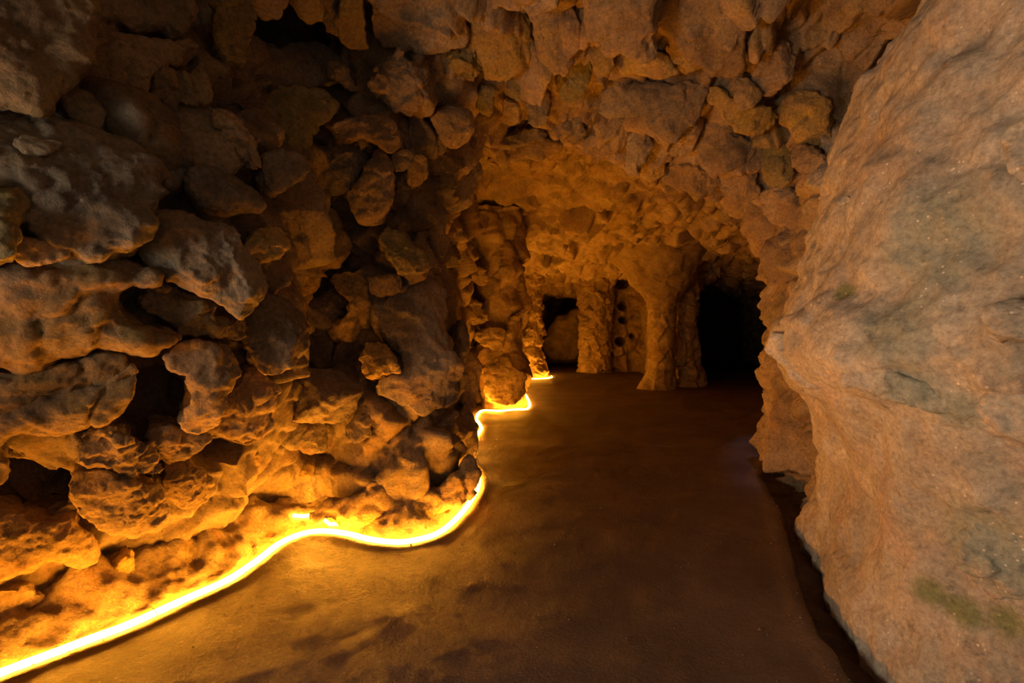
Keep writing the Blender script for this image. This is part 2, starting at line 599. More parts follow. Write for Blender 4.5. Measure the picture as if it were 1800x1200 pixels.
def split(V, Q, smoothV):
    c = smoothV[Q].mean(1)
    cz = ceil_fn(c[:, 0], c[:, 1])
    mid = np.interp(c[:, 1], [-2, 2, 4, 6, 9, 13], [0.1, 0.2, 0.8, 1.2, 2.2, 2.6])
    top = c[:, 2] > cz - 0.42 + 0.12 * noise(c * 2.2, 71)
    back = (c[:, 1] > 12.0 + 0.0 * c[:, 0]) & ~top
    left = (c[:, 0] < mid) & ~top & ~back
    right = ~top & ~back & ~left
    return {'ceiling': Q[top], 'wall_back': Q[back], 'wall_left': Q[left], 'wall_right': Q[right]}


def ensure_inward(V, Q):
    N = normals(V, Q)
    g = smooth_normals(V)
    return Q if (N * g).sum(1).mean() > 0 else Q[:, ::-1]


pa, pb = split(WA, QA, VA), split(WB, QB, VB)
LABELS = {
    'ceiling': ('rough cave ceiling of jagged brown stones above the passage', 'ceiling'),
    'wall_back': ('orange lit rock wall closing the far chamber', 'wall'),
    'wall_left': ('craggy cave wall glowing orange above the rope light', 'wall'),
    'wall_right': ('huge pale smooth bulging rock wall beside the dark floor channel', 'wall'),
}
for nm in LABELS:
    VV = np.concatenate([WA, WB])
    QQ = np.concatenate([ensure_inward(WA, pa[nm]) if len(pa[nm]) else pa[nm], (ensure_inward(WB, pb[nm]) if len(pb[nm]) else pb[nm]) + len(WA)])
    VV, QQ = compact(VV, QQ)
    mat = {'ceiling': M['brown'], 'wall_back': M['chamber'], 'wall_left': M['shell'], 'wall_right': M['pale']}[nm]
    o = link_mesh(nm, VV, QQ, mat)
    tag(o, LABELS[nm][0], LABELS[nm][1], kind='structure')
    if nm in ('ceiling', 'wall_right', 'wall_left'):
        o.data.materials.append(M['chamber'])
        cy = VV[QQ].mean(1)
        mi = (cy[:, 1] > {'ceiling': 4.3, 'wall_right': 3.0, 'wall_left': 4.2}[nm] + 0.25 * noise(cy * 3, 5)).astype(np.int32)
        o.data.polygons.foreach_set('material_index', mi)

# ------------------------------------------------------------------ floor
def floor_grid(x0, x1, y0, y1, h):
    nx, ny = int((x1 - x0) / h) + 1, int((y1 - y0) / h) + 1
    xs, ys = np.linspace(x0, x1, nx), np.linspace(y0, y1, ny)
    Xg, Yg = np.meshgrid(xs, ys, indexing='ij')
    V = np.stack([Xg.ravel(), Yg.ravel(), np.zeros(nx * ny)], 1)
    i = np.arange(nx * ny).reshape(nx, ny)
    return V, np.stack([i[:-1, :-1].ravel(), i[1:, :-1].ravel(), i[1:, 1:].ravel(), i[:-1, 1:].ravel()], 1)




def spline(P, step):
    P = np.asarray(P, float)
    out = []
    E = np.concatenate([[2 * P[0] - P[1]], P, [2 * P[-1] - P[-2]]])
    for i in range(1, len(E) - 2):
        p0, p1, p2, p3 = E[i - 1:i + 3]
        m = max(2, int(np.linalg.norm(p2 - p1) / step))
        for t in np.arange(m) / m:
            out.append(0.5 * (2 * p1 + (p2 - p0) * t + (2 * p0 - 5 * p1 + 4 * p2 - p3) * t * t + (3 * p1 - p0 - 3 * p2 + p3) * t ** 3))
    out.append(P[-1])
    return np.array(out)


def onfloor(px, py):
    d = F * CAMZ / (py - HY)
    return ((px - CX) / F * d, d)


rp = [(-2.1, -0.6), (-2.05, 0.4), (-1.97, 1.02), (-1.8, 1.32)] + [onfloor(*p) for p in ((0, 1186), (70, 1160), (140, 1133), (210, 1108), (270, 1082), (330, 1054), (400, 1022), (450, 988), (490, 958), (530, 940), (570, 935),
      (610, 940), (650, 949), (690, 954), (730, 951), (775, 935), (812, 902), (835, 868), (841, 847))]
rp += [(-0.28, 3.75), (-0.42, 4.2), (-0.46, 4.6), onfloor(832, 773), onfloor(845, 756), (-0.36, 5.55), (-0.44, 6.0), onfloor(847, 723), onfloor(880, 723), onfloor(912, 720), (0.20, 6.7), (0.26, 7.1), onfloor(927, 700),
       (0.22, 8.2), (0.12, 8.8), (0.1, 10.2), (0.2, 10.8), onfloor(925, 666), onfloor(945, 666), (0.82, 11.0), (0.93, 11.3), (0.9, 11.75), (0.75, 12.3)]
rp = spline(rp, 0.035)

GUT = np.array([(0.98, 0.6), (0.99, 1.2)] + [onfloor(*p) for p in ((1505, 1200), (1478, 1165), (1440, 1110), (1408, 1040), (1388, 965), (1368, 890), (1338, 835))] + [(2.2, 4.1)])


def rope_side(V):
    """Distance to the rope light and whether a floor point lies on its passage side."""
    best = np.full(len(V), 9.0)
    side = np.zeros(len(V))
    T = np.gradient(rp, axis=0)
    for k in range(0, len(V), 20000):
        p = V[k:k + 20000, :2]
        dd = np.hypot(p[:, :1] - rp[None, :, 0], p[:, 1:2] - rp[None, :, 1])
        j = dd.argmin(1)
        best[k:k + 20000] = dd[np.arange(len(p)), j]
        e = p - rp[j]
        side[k:k + 20000] = T[j, 1] * e[:, 0] - T[j, 0] * e[:, 1]
    return best, side > 0


def floor_h(V):
    z = 0.001 * fbm(V * 1.6, 3, 61) + 0.0016 * fbm(V * 7, 4, 62)
    gd = np.full(len(V), 9.0)
    gs = np.zeros(len(V))
    for a, b in zip(GUT[:-1], GUT[1:]):
        e = b - a
        w = V[:, :2] - a
        t = np.clip((w @ e) / (e @ e), 0, 1)
        dd = np.linalg.norm(w - t[:, None] * e, axis=1)
        sd = e[1] * w[:, 0] - e[0] * w[:, 1]
        gs = np.where(dd < gd, np.sign(sd), gs)
        gd = np.minimum(gd, dd)
    sg = gd * gs + 0.012 * noise(V * 9, 90)
    z = z - 0.065 * ss(-0.012, 0.03, sg) * (V[:, 1] < 4.0) + 0.006 * np.exp(-((sg + 0.04) / 0.04) ** 2)
    z = z + 0.012 * (sg > 0.03) * (V[:, 1] < 4.0) * fbm(V * 18, 3, 91)
    rd, rs = rope_side(V)
    z = z + rs * 0.0105 * np.exp(-((rd - 0.055) / 0.028) ** 2) * (0.8 + 0.12 * fbm(V * 6, 3, 66))  # low ridge added along the rope to cut its light on the floor
    ws = ~rs & (V[:, 1] < 4.4)
    z = z + ws * np.clip((rd - 0.025) * 0.75, 0, 0.16) * (1 + 0.35 * fbm(V * 8, 4, 68)) + ws * 0.012 * fbm(V * 22, 3, 69) * np.clip(rd / 0.06, 0, 1)
    return z


V1, Q1 = floor_grid(-2.6, 2.6, -1.2, 4.6, 0.014)
V2, Q2 = floor_grid(-2.6, 8.6, 4.6, 18, 0.08)
VF = np.concatenate([V1, V2])
QF = np.concatenate([Q1, Q2 + len(V1)])
VF[:, 2] = floor_h(VF)
fl = link_mesh('floor', VF, QF, M['floor'])
tag(fl, 'dark brown trodden earth floor of the passage', 'floor', kind='structure')

fl.data.materials.append(M['shell'])
fcen = VF[QF].mean(1)
frd, frs = rope_side(fcen)
fl.data.materials.append(M['channel'])
chan = (fcen[:, 2] < -0.03) & (fcen[:, 0] > 0.8)
wsd = (~frs) & (frd > 0.03 + 0.01 * noise(fcen * 20, 5)) & (fcen[:, 1] < 4.4)
fl.data.polygons.foreach_set("material_index", np.where(chan, 2, wsd.astype(int)).astype(np.int32))


# loose grit lying about on the floor
def scatter(n):
    p = np.concatenate([np.c_[rng.uniform(-1.2, 1.2, n), rng.uniform(1.3, 4.2, n)],
                        rp[rng.integers(int(len(rp) * 0.12), int(len(rp) * 0.5), n)] + rng.normal(0, 0.07, (n, 2)),
                        GUT[rng.integers(1, len(GUT) - 2, n // 2)] + rng.normal(0, 0.06, (n // 2, 2)) + [0.03, 0]])
    k = poly_sdf(PLAN, p[:, 0], p[:, 1]) < -0.06
    return p[k]


GP2 = scatter(420)
OV = np.array([(1, 0, 0), (-1, 0, 0), (0, 1, 0), (0, -1, 0), (0, 0, 1), (0, 0, -1)], float)
OF = np.array([(0, 2, 4), (2, 1, 4), (1, 3, 4), (3, 0, 4), (2, 0, 5), (1, 2, 5), (3, 1, 5), (0, 3, 5)])
gz_ = floor_h(np.c_[GP2, np.zeros(len(GP2))])
rad = rng.uniform(0.0015, 0.005, len(GP2)) * (1 + (rng.random(len(GP2)) < 0.05))
a_ = rng.uniform(0, 6.3, len(GP2))
J = OV[None] * rng.uniform(0.6, 1.3, (len(GP2), 6, 3))
X_ = J[..., 0] * np.cos(a_)[:, None] - J[..., 1] * np.sin(a_)[:, None]
Y_ = J[..., 0] * np.sin(a_)[:, None] + J[..., 1] * np.cos(a_)[:, None]
GV = np.stack([X_, Y_, J[..., 2] * 0.7], -1) * rad[:, None, None] + np.c_[GP2, gz_ + rad * 0.4][:, None]
GQ = (OF[None] + 6 * np.arange(len(GP2))[:, None, None]).reshape(-1, 3)
gr = link_mesh('gravel', GV.reshape(-1, 3), GQ, M['grey'], smooth=False)
tag(gr, 'loose pale grit scattered over the dark earth floor', 'gravel', kind='stuff')
# ------------------------------------------------------------------ rope light
def tube(pts, r, seg=7):
    pts = np.asarray(pts, float)
    T = np.gradient(pts, axis=0)
    T /= np.linalg.norm(T, axis=1)[:, None]
    S = np.cross(T, [0, 0, 1.0])
    S /= np.maximum(np.linalg.norm(S, axis=1), 1e-6)[:, None]
    U = np.cross(S, T)
    n = len(pts)
    V, Q = [], []
    for k in range(seg):
        a = 2 * math.pi * k / seg
        V.append(pts + r * (math.cos(a) * S + math.sin(a) * U))
    V = np.stack(V, 1).reshape(-1, 3)
    for i in range(n - 1):
        for k in range(seg):
            k2 = (k + 1) % seg
            Q.append((i * seg + k, i * seg + k2, (i + 1) * seg + k2, (i + 1) * seg + k))
    V = np.concatenate([V, pts[:1], pts[-1:]])
    for k in range(seg):
        k2 = (k + 1) % seg
        Q.append((n * seg, k2, k, n * seg))
        Q.append((n * seg + 1, (n - 1) * seg + k, (n - 1) * seg + k2, n * seg + 1))
    return V, Q


def tri_link(name, V, Q, mat, parent=None):
    me = bpy.data.meshes.new(name)
    me.from_pydata([tuple(v) for v in V], [], [tuple(dict.fromkeys(q)) for q in Q])
    me.polygons.foreach_set('use_smooth', [True] * len(me.polygons))
    me.materials.append(mat)
    o = bpy.data.objects.new(name, me)
    COL.objects.link(o)
    o.parent = parent
    return o


rz = floor_h(np.c_[rp, np.zeros(len(rp))])
RV, RQ = tube(np.c_[rp, rz + 0.004], 0.016)
rope = bpy.data.objects.new('rope_light', None)
COL.objects.link(rope)
tag(rope, 'white hot glowing rope light winding along the foot of the left wall', 'rope light')
tri_link('glowing_tube', RV, RQ, M['glow'], rope)
tp = spline([onfloor(515, 931), onfloor(545, 926), onfloor(580, 927), onfloor(612, 929), onfloor(640, 930)], 0.03)
TV, TQ = tube(np.c_[tp, floor_h(np.c_[tp, np.zeros(len(tp))]) + 0.010], 0.009)
tri_link('loose_end', TV, TQ, M['glow'], rope)
# a thin dark wire clip across the tube
cp = np.array(onfloor(266, 1084))
jn = int(np.hypot(*(rp - cp).T).argmin())
tg = rp[jn + 1] - rp[jn]
tg /= np.linalg.norm(tg)
sd_ = np.array([tg[1], -tg[0]])
ang = np.linspace(-0.2, math.pi + 0.2, 14)
arc = np.c_[rp[jn] + np.cos(ang)[:, None] * 0.0215 * sd_, rz[jn] + 0.004 + np.sin(ang) * 0.0215]
CV, CQ = tube(arc, 0.0016, 6)
tri_link('clip', CV, CQ, M['dark'], rope)
# ------------------------------------------------------------------ single stones
def make_stone(poly, d, n, prot=0.05, dome=0.5, thick=0.22, seed=1, res=46, rough=1.0, facets=5, lip=0.0, grow=1.06):
    """A solid stone: its outline is laid out on a plane at the rock face, with a faceted rounded front and a back that tapers into the wall."""
    r = np.random.default_rng(seed)
    P = chaikin(np.array(poly, float), 1)
    c = P.mean(0)
    P = c + (P - c) * grow
    rc = ray(*c)
    C = np.array([0, 0, CAMZ]) + d * rc
    n = n / np.linalg.norm(n)
    C = C - rc / np.linalg.norm(rc) * prot
    up = np.array([0, 0, 1.0])
    u = np.cross(up, n)
    u /= np.linalg.norm(u)
    v = np.cross(n, u)
    o = np.array([0, 0, CAMZ])
    R = np.stack([ray(*p) for p in P])
    t = ((C - o) @ n) / (R @ n)
    W = o + t[:, None] * R - C
    uv = np.stack([W @ u, W @ v], 1)
    ext = max(np.ptp(uv[:, 0]), np.ptp(uv[:, 1]))
    h = max(ext / res, 0.005)
    pad = 4 * h
    lo = uv.min(0) - pad
    nu, nv = ((uv.max(0) + pad - lo) / h).astype(int) + 1
    gu, gv = lo[0] + np.arange(nu) * h, lo[1] + np.arange(nv) * h
    U, Vg = np.meshgrid(gu, gv, indexing='ij')
    s = -poly_sdf(uv, U, Vg)
    inr = s.max()
    H = 0.85 * dome * inr
    T = prot + 0.10 + 0.12 * min(ext, 0.8)
    gw = np.arange(-T - 2 * h, H * 1.35 + 4 * h, h)
    G = np.stack(np.meshgrid(gu, gv, gw, indexing='ij'), -1).reshape(-1, 3)
    off = r.uniform(0, 50, 3)
    sh = (nu, nv, len(gw))
    wob = fbm(G / ext * 3.5 + off, 3, seed, 0.55).reshape(sh)
    Rr = 0.5 * inr
    se = s[:, :, None] + 0 * gw - 0.22 * np.maximum(-gw, 0)[None, None, :] + wob * 0.05 * ext * rough
    q = np.clip(se / Rr, 0, 1)
    Ff = H * np.sqrt(np.maximum(1 - (1 - q) ** 2, 0)) + lip * (-(Vg - uv[:, 1].mean()) / ext)[:, :, None] * H
    f = smax(-se, gw[None, None, :] - Ff - wob * 0.06 * inr, 0.07 * inr)
    cu, cv = uv.mean(0)
    for k in range(facets):
        a = r.uniform(0, 2 * math.pi)
        tl = r.uniform(0.15, 0.8)
        nn = np.array([math.cos(a) * tl, math.sin(a) * tl, 1.0])
        nn /= np.linalg.norm(nn)
        rad = np.abs((uv - [cu, cv]) @ nn[:2]).max()
        sup = max(rad * 0.78 + H * nn[2] * 0.40, H * nn[2] * 0.62) * r.uniform(0.84, 1.05)
        pl = ((G[:, 0] - cu) * nn[0] + (G[:, 1] - cv) * nn[1] + G[:, 2] * nn[2] - sup).reshape(sh)
        f = smax(f, pl, 0.03 * inr)
    f = smax(f, (-T - gw)[None, None, :] + 0 * f, 0.02)
    V, Q = surface_nets(f, (lo[0], lo[1], gw[0]), h)
    if not len(V):
        return None
    V = relax(V, Q, 1, 0.5)
    N = normals(V, Q)
    X = C + V[:, :1] * u + V[:, 1:2] * v + V[:, 2:] * n
    Nw = N[:, :1] * u + N[:, 1:2] * v + N[:, 2:] * n
    amp = min(ext, 0.5)
    ch = stones_fn(X + off, 0.22 * amp + 0.03, seed + 13, 0.7, 0.3, 0.25)
    dd = 0.13 * rough ** 1.5 * ch + 0.015 * amp * rough * fbm(X / amp * 7 + off, 5, seed + 3, 0.65) - 0.03 * amp * rough * np.clip(noise(X / amp * 9 + off, seed + 8) - 0.35, 0, 1)
    return X + Nw * dd[:, None], Q, C


count = {}


def stone(name, label, cat, group, poly, mat='grey', prot=0.05, dome=0.5, thick=0.22, up=0.25, face=0.55, rough=1.0, facets=5, lip=0.5, depth=None, res=46):
    P = np.array(poly, float)
    c = P.mean(0)
    ins = P * 0.5 + c * 0.5
    ds = [hit(*c)] + [hit(*p) for p in ins]
    d = depth if depth else float(np.median(ds))
    rc = ray(*c)
    g = np.mean([-grad(SMOOTH, at(p[0], p[1], hit(*p)), 0.1) for p in np.vstack([ins, c[None]])], 0)
    g /= np.linalg.norm(g)
    n = g * (1 - face) - rc / np.linalg.norm(rc) * face
    n = n / np.linalg.norm(n) + np.array([0, 0, up])
    seed = int(abs(P[:, 0].sum() * 7 + P[:, 1].sum() * 3)) % 9973 + 1
    res_ = make_stone(P, d, n, prot, dome, thick, seed, res, rough, facets, lip)
    if res_ is None:
        return None
    V, Q, C = res_
    o = link_mesh(name, V, Q, M[mat], origin=C)
    tag(o, label, cat, group, 'thing')
    return o


GL, GB, GC, GR = 'stones built into the left wall', 'stones around the dark wall hollows', 'stones hanging from the near ceiling', 'stones of the right side of the arch'
LST = [
    # top left corner
    ('ceiling_boulder', 'huge speckled ochre boulder jutting from the ceiling in the top corner', 'boulder', GC, [(-150, -70), (130, -70), (168, 40), (150, 75), (128, 110), (112, 145), (110, 165), (98, 195), (70, 200), (40, 197), (20, 190), (-150, 185)], 'brown', .30, .35, .5, .1),
    ('ceiling_boulder', 'wide brown boulder with scalloped lower edge beside the huge ceiling boulder', 'boulder', GC, [(135, -70), (345, -70), (347, 20), (338, 60), (300, 72), (280, 48), (245, 58), (225, 56), (195, 45), (170, 43), (150, 20)], 'brown', .20, .4, .4, .1),
    ('wall_stone', 'shaded brown stone tucked under the scalloped ceiling boulder', 'stone', GL, [(130, 110), (165, 55), (230, 60), (300, 72), (345, 70), (335, 118), (292, 125), (262, 172), (243, 170), (205, 150), (178, 178), (150, 170), (112, 150)], 'brown', .10, .5, .3, .1),
    ('wall_stone', 'pitted knobbly stone below the shaded brown stone', 'stone', GL, [(262, 172), (282, 132), (300, 125), (365, 115), (370, 185), (325, 186), (290, 207)], 'brown', .12, .6, .3, .1, .55, 2.0),
    ('hanging_stone', 'mottled knob hanging left of the black ceiling cavity', 'stone', GC, [(388, 0), (445, -10), (447, 50), (430, 108), (402, 121), (382, 106), (370, 60), (378, 30)], 'ochre', .16, .7, .35, .0, .6, 1.6),
    ('wall_stone', 'smooth sloping brown stone below the huge ceiling boulder', 'stone', GL, [(100, 168), (130, 150), (172, 172), (190, 200), (180, 226), (150, 220), (112, 197)], 'grey', .15, .5, .3, .3),
    ('wall_boulder', 'big dark boulder with a rough bright orange lower face by the left edge', 'boulder', GL, [(-150, 205), (60, 200), (110, 198), (190, 222), (235, 232), (262, 290), (278, 300), (272, 320), (287, 345), (278, 372), (262, 385), (242, 440), (160, 452), (90, 440), (60, 410), (52, 385), (30, 335), (-150, 325)], 'grey', .20, .45, .45, .35),
    ('wall_stone', 'small horn shaped knob on the big dark left boulder', 'stone', GL, [(18, 247), (45, 232), (105, 250), (108, 263), (85, 271), (60, 278), (30, 262)], 'grey', .25, .7, .3, .2),
    ('wall_stone', 'greenish stone cut off by the left edge beside the dark boulder', 'stone', GL, [(-150, 330), (30, 330), (53, 372), (30, 395), (25, 430), (18, 457), (-150, 455)], 'olive', .28, .5, .4, .3),
    ('wall_stone', 'smooth rounded orange lobe below the dark left boulder', 'stone', GL, [(22, 432), (40, 415), (108, 420), (127, 450), (95, 461), (50, 468), (27, 457)], 'brown', .22, .7, .3, .0),
    ('wall_stone', 'broad dusty sloping stone behind the pointed egg stone', 'stone', GL, [(235, 215), (290, 185), (385, 190), (410, 230), (440, 262), (425, 305), (335, 300), (300, 330), (272, 300), (255, 260)], 'grey', .06, .45, .3, .35),
    ('wall_stone', 'smooth egg shaped stone pointing right below the dusty sloping stone', 'stone', GL, [(325, 312), (345, 292), (375, 293), (420, 310), (460, 352), (462, 366), (430, 372), (395, 373), (355, 355)], 'grey', .16, .8, .3, .25),
    ('wall_stone', 'crumbly knobbly lump below the mottled hanging knob', 'stone', GL, [(375, 197), (402, 190), (440, 232), (462, 245), (462, 275), (438, 297), (415, 272), (385, 245)], 'brown', .16, .65, .3, .1, .55, 2.0),
    ('wall_stone', 'grey olive stone with an ochre beak pointing right', 'stone', GL, [(435, 205), (475, 165), (520, 150), (565, 150), (582, 172), (600, 190), (557, 212), (550, 240), (528, 268), (490, 278), (455, 252)], 'olive', .17, .5, .3, .25),
    ('wall_stone', 'grey stone knob with white crust under the ochre beak', 'stone', GL, [(460, 272), (490, 262), (525, 268), (546, 297), (525, 318), (490, 342), (470, 328), (456, 300)], 'grey', .22, .7, .3, .2),
    ('wall_stone', 'wide recessed grey stone under the black ceiling cavity', 'stone', GL, [(455, 100), (500, 75), (570, 68), (620, 85), (625, 120), (575, 150), (520, 150), (470, 165), (440, 150), (430, 115)], 'grey', .03, .4, .3, .45),
    ('wall_stone', 'small crumbly brown stone between ochre beak and ceiling', 'stone', GL, [(572, 138), (580, 105), (610, 115), (622, 150), (630, 160), (612, 160), (590, 140)], 'brown', .13, .6, .3, .1),
    ('wall_boulder', 'broad boulder with a dull green patch above the lit ledges', 'boulder', GL, [(262, 380), (330, 368), (400, 398), (432, 440), (460, 478), (460, 508), (442, 545), (420, 562), (400, 555), (360, 520), (310, 495), (268, 468), (242, 440)], 'grey', .20, .45, .4, .4),
    ('wall_stone', 'small ochre bellied stone right of the green patched boulder', 'stone', GL, [(425, 440), (445, 400), (480, 395), (505, 415), (508, 432), (495, 448), (462, 463), (445, 452)], 'ochre', .13, .7, .3, .1),
    ('wall_stone', 'large ochre stone tapering downward in the middle of the left wall', 'stone', GL, [(505, 432), (530, 415), (598, 400), (616, 425), (612, 455), (600, 470), (566, 480), (547, 512), (532, 522), (520, 495), (500, 458)], 'ochre', .17, .5, .3, .2),
    ('wall_stone', 'rounded grey green stone above the ochre tapering stone', 'stone', GL, [(555, 265), (600, 250), (640, 255), (646, 278), (632, 312), (612, 342), (590, 346), (570, 330), (560, 300)], 'grey', .13, .5, .3, .25),
    ('wall_stone', 'stratified ribbed stone standing upright beside the grey green stone', 'stone', GL, [(660, 262), (682, 270), (691, 320), (686, 370), (665, 386), (636, 397), (624, 362), (614, 345), (640, 310), (652, 280)], 'brown', .14, .6, .3, .15),
    ('wall_stone', 'wedge shaped brown stone pointing right above the ribbed stone', 'stone', GL, [(580, 222), (620, 205), (680, 200), (700, 235), (709, 251), (690, 269), (660, 258), (640, 250), (605, 246)], 'brown', .16, .5, .3, .3),
    ('wall_stone', 'small shadowed stone behind the tip of the wedge stone', 'stone', GL, [(688, 270), (712, 260), (731, 275), (714, 300), (692, 304)], 'grey', .06, .6, .25, .2),
    ('wall_stone', 'small mustard yellow lump right of the ribbed stone', 'stone', GL, [(717, 285), (735, 268), (752, 285), (753, 308), (740, 325), (728, 333), (714, 316)], 'ochre', .10, .6, .25, .1),
    ('wall_stone', 'flat grey stone at the left shoulder of the arch', 'stone', GL, [(775, 320), (780, 282), (810, 258), (845, 300), (849, 312), (826, 340), (822, 360), (800, 376), (780, 366)], 'grey', .12, .45, .3, .15),
    ('wall_stone', 'tall narrow slab shaped stone below the left arch shoulder', 'stone', GL, [(752, 355), (776, 350), (786, 380), (784, 440), (771, 463), (757, 456), (750, 420), (745, 385)], 'grey', .12, .6, .3, .1),
    ('wall_stone', 'olive yellow slanting stone above the small square block', 'stone', GL, [(662, 415), (690, 398), (720, 420), (742, 445), (756, 465), (746, 479), (712, 482), (695, 472), (675, 447)], 'olive', .12, .5, .3, .25),
    ('wall_stone', 'hollowed pale knobby stone left of the black crack', 'stone', GL, [(548, 545), (570, 515), (605, 520), (602, 550), (580, 580), (553, 592), (544, 575)], 'grey', .13, .7, .3, .15, .55, 1.5),
    ('wall_stone', 'split pale ochre stone beside the black vertical crack', 'stone', GL, [(578, 498), (600, 475), (640, 470), (646, 510), (650, 550), (636, 570), (620, 590), (590, 591), (584, 576), (606, 548), (604, 520)], 'ochre', .13, .6, .3, .15, .55, 1.4),
    ('wall_stone', 'small square brown block set beside the black crack', 'stone', GL, [(646, 490), (660, 481), (696, 481), (705, 495), (704, 518), (650, 521)], 'brown', .10, .5, .25, .1),
    ('wall_boulder', 'shadowed rounded boulder left of the pale split stone', 'boulder', GL, [(420, 545), (450, 508), (500, 515), (535, 545), (541, 575), (540, 612), (525, 627), (482, 657), (455, 650), (435, 600)], 'grey', .12, .5, .3, .3),
    ('wall_stone', 'small round stone in the recess under the shadowed boulder', 'stone', GL, [(550, 640), (555, 610), (575, 600), (592, 615), (586, 636), (562, 650)], 'grey', .04, .7, .25, .1),
    ('wall_stone', 'wedge of ochre stone with a bright lit lower lip', 'stone', GL, [(632, 628), (648, 600), (674, 601), (686, 615), (705, 645), (700, 655), (668, 657), (648, 664), (632, 650)], 'ochre', .18, .6, .3, .3),
    ('wall_boulder', 'big bulging boulder half dark half glowing orange below the ochre wedge', 'boulder', GL, [(480, 660), (520, 640), (560, 645), (600, 655), (640, 672), (644, 692), (622, 722), (605, 736), (540, 740), (505, 732), (487, 700)], 'grey', .18, .6, .35, .35),
    ('wall_boulder', 'very large smooth brown boulder forming the corner of the left wall', 'boulder', GL, [(655, 528), (705, 520), (735, 492), (765, 488), (784, 520), (790, 560), (795, 600), (806, 650), (815, 692), (790, 702), (745, 725), (700, 706), (680, 690), (668, 668), (706, 650), (690, 612), (664, 588)], 'grey', .07, .3, .35, .15),
    ('wall_stone', 'lit nose of stone jutting from the smooth corner boulder', 'stone', GL, [(748, 616), (752, 585), (775, 573), (797, 605), (796, 616), (766, 628)], 'brown', .15, .7, .25, .35),
    ('wall_stone', 'thin fin of stone below the half glowing boulder', 'stone', GL, [(625, 722), (655, 690), (661, 720), (650, 750), (636, 777), (612, 779), (604, 760)], 'grey', .12, .6, .25, .2),
    ('wall_stone', 'upper narrow rib on the edge of the corner boulder', 'stone', GL, [(800, 620), (810, 560), (822, 575), (824, 640), (818, 692), (802, 695)], 'grey', .03, .7, .3, .1),
    ('wall_stone', 'lower narrow rib at the corner beside the far rope light', 'stone', GL, [(812, 605), (824, 600), (843, 640), (845, 672), (832, 735), (812, 720)], 'brown', .03, .7, .3, .1),
    # ledges and hollows low on the left
    ('ledge_stone', 'long lit ledge with a sharp lower edge across the left wall', 'ledge', GB, [(-150, 475), (60, 470), (150, 447), (222, 470), (275, 490), (225, 515), (215, 532), (240, 560), (290, 575), (345, 592), (290, 614), (235, 622), (165, 612), (105, 611), (60, 640), (0, 666), (-150, 690)], 'brown', .16, .4, .4, .45),
    ('ledge_stone', 'middle ledge with a brown patch under the long lit ledge', 'ledge', GB, [(-150, 705), (20, 660), (70, 635), (115, 632), (190, 628), (222, 628), (215, 655), (175, 676), (115, 692), (60, 722), (0, 745), (-150, 760)], 'brown', .10, .45, .35, .4),
    ('ledge_stone', 'low thick ledge roofing the black square hollow', 'ledge', GB, [(-150, 770), (20, 725), (115, 693), (200, 667), (222, 638), (242, 650), (243, 685), (225, 712), (185, 730), (150, 747), (108, 768), (50, 771), (28, 776), (24, 802), (0, 840), (-150, 850)], 'brown', .13, .45, .35, .35),
    ('hanging_tooth', 'tooth shaped stone hanging right of the rough red hollow', 'stone', GB, [(300, 627), (330, 606), (400, 615), (426, 642), (420, 668), (402, 690), (386, 715), (376, 742), (355, 756), (326, 763), (308, 747), (320, 720), (331, 660), (311, 656)], 'brown', .14, .45, .3, .3),
    ('wall_stone', 'long pitted band of stone above the hanging tooth', 'stone', GB, [(230, 520), (275, 495), (310, 500), (355, 525), (400, 560), (430, 570), (420, 600), (350, 590), (290, 570), (240, 555)], 'brown', .10, .5, .3, .35, .55, 1.6),
    ('wall_boulder', 'smooth round glowing boulder right of the black square hollow', 'boulder', GB, [(118, 848), (150, 832), (230, 838), (290, 868), (303, 900), (282, 925), (240, 945), (190, 932), (150, 912), (134, 888)], 'brown', .14, .6, .35, .1),
    ('wall_stone', 'pitted stone resting above the smooth round glowing boulder', 'stone', GB, [(122, 772), (170, 755), (215, 760), (280, 790), (296, 818), (240, 836), (150, 832), (132, 815), (138, 800)], 'brown', .08, .5, .3, .25, .55, 1.8),
    ('wall_stone', 'lit stone under the tip of the hanging tooth', 'stone', GB, [(258, 762), (275, 748), (310, 752), (372, 765), (352, 790), (312, 806), (285, 816), (266, 795)], 'brown', .08, .5, .3, .3),
    ('wall_stone', 'dark cracked stone between hanging tooth and fin', 'stone', GB, [(478, 720), (530, 738), (575, 740), (575, 780), (550, 795), (505, 790), (488, 760)], 'grey', .03, .5, .25, .2),
    ('wall_stone', 'lit crumbly stone left of the dark cracked stone', 'stone', GB, [(375, 745), (400, 700), (440, 655), (478, 668), (488, 705), (480, 740), (450, 765), (410, 770)], 'brown', .10, .55, .3, .2, .55, 1.4),
    ('stone_chip', 'pale little chip stuck to the wall below the rough hollow', 'stone chip', GB, [(434, 801), (457, 795), (459, 822), (440, 824)], 'ochre', .05, .6, .12, .1),
    ('stone_chip', 'bright four cornered chip on the wall above the rope light bend', 'stone chip', GB, [(525, 836), (535, 815), (554, 811), (551, 835), (531, 841)], 'ochre', .06, .6, .12, .1),
    ('wall_stone', 'sunken stone between round glowing boulder and pale chip', 'stone', GB, [(290, 815), (320, 808), (375, 845), (370, 870), (335, 890), (300, 885), (283, 850)], 'brown', .03, .5, .25, .2),
    ('ledge_stone', 'lumpy ledge below the black square hollow', 'ledge', GB, [(-150, 918), (30, 912), (60, 925), (140, 928), (150, 945), (180, 965), (176, 990), (140, 1002), (90, 985), (55, 1005), (0, 1012), (-150, 1015)], 'brown', .08, .5, .3, .1),
    ('wall_stone', 'fan shaped fluted stone above the bright foot of the wall', 'stone', GB, [(205, 985), (238, 970), (228, 1020), (195, 1052), (160, 1052), (178, 1020)], 'ochre', .08, .5, .25, .1),
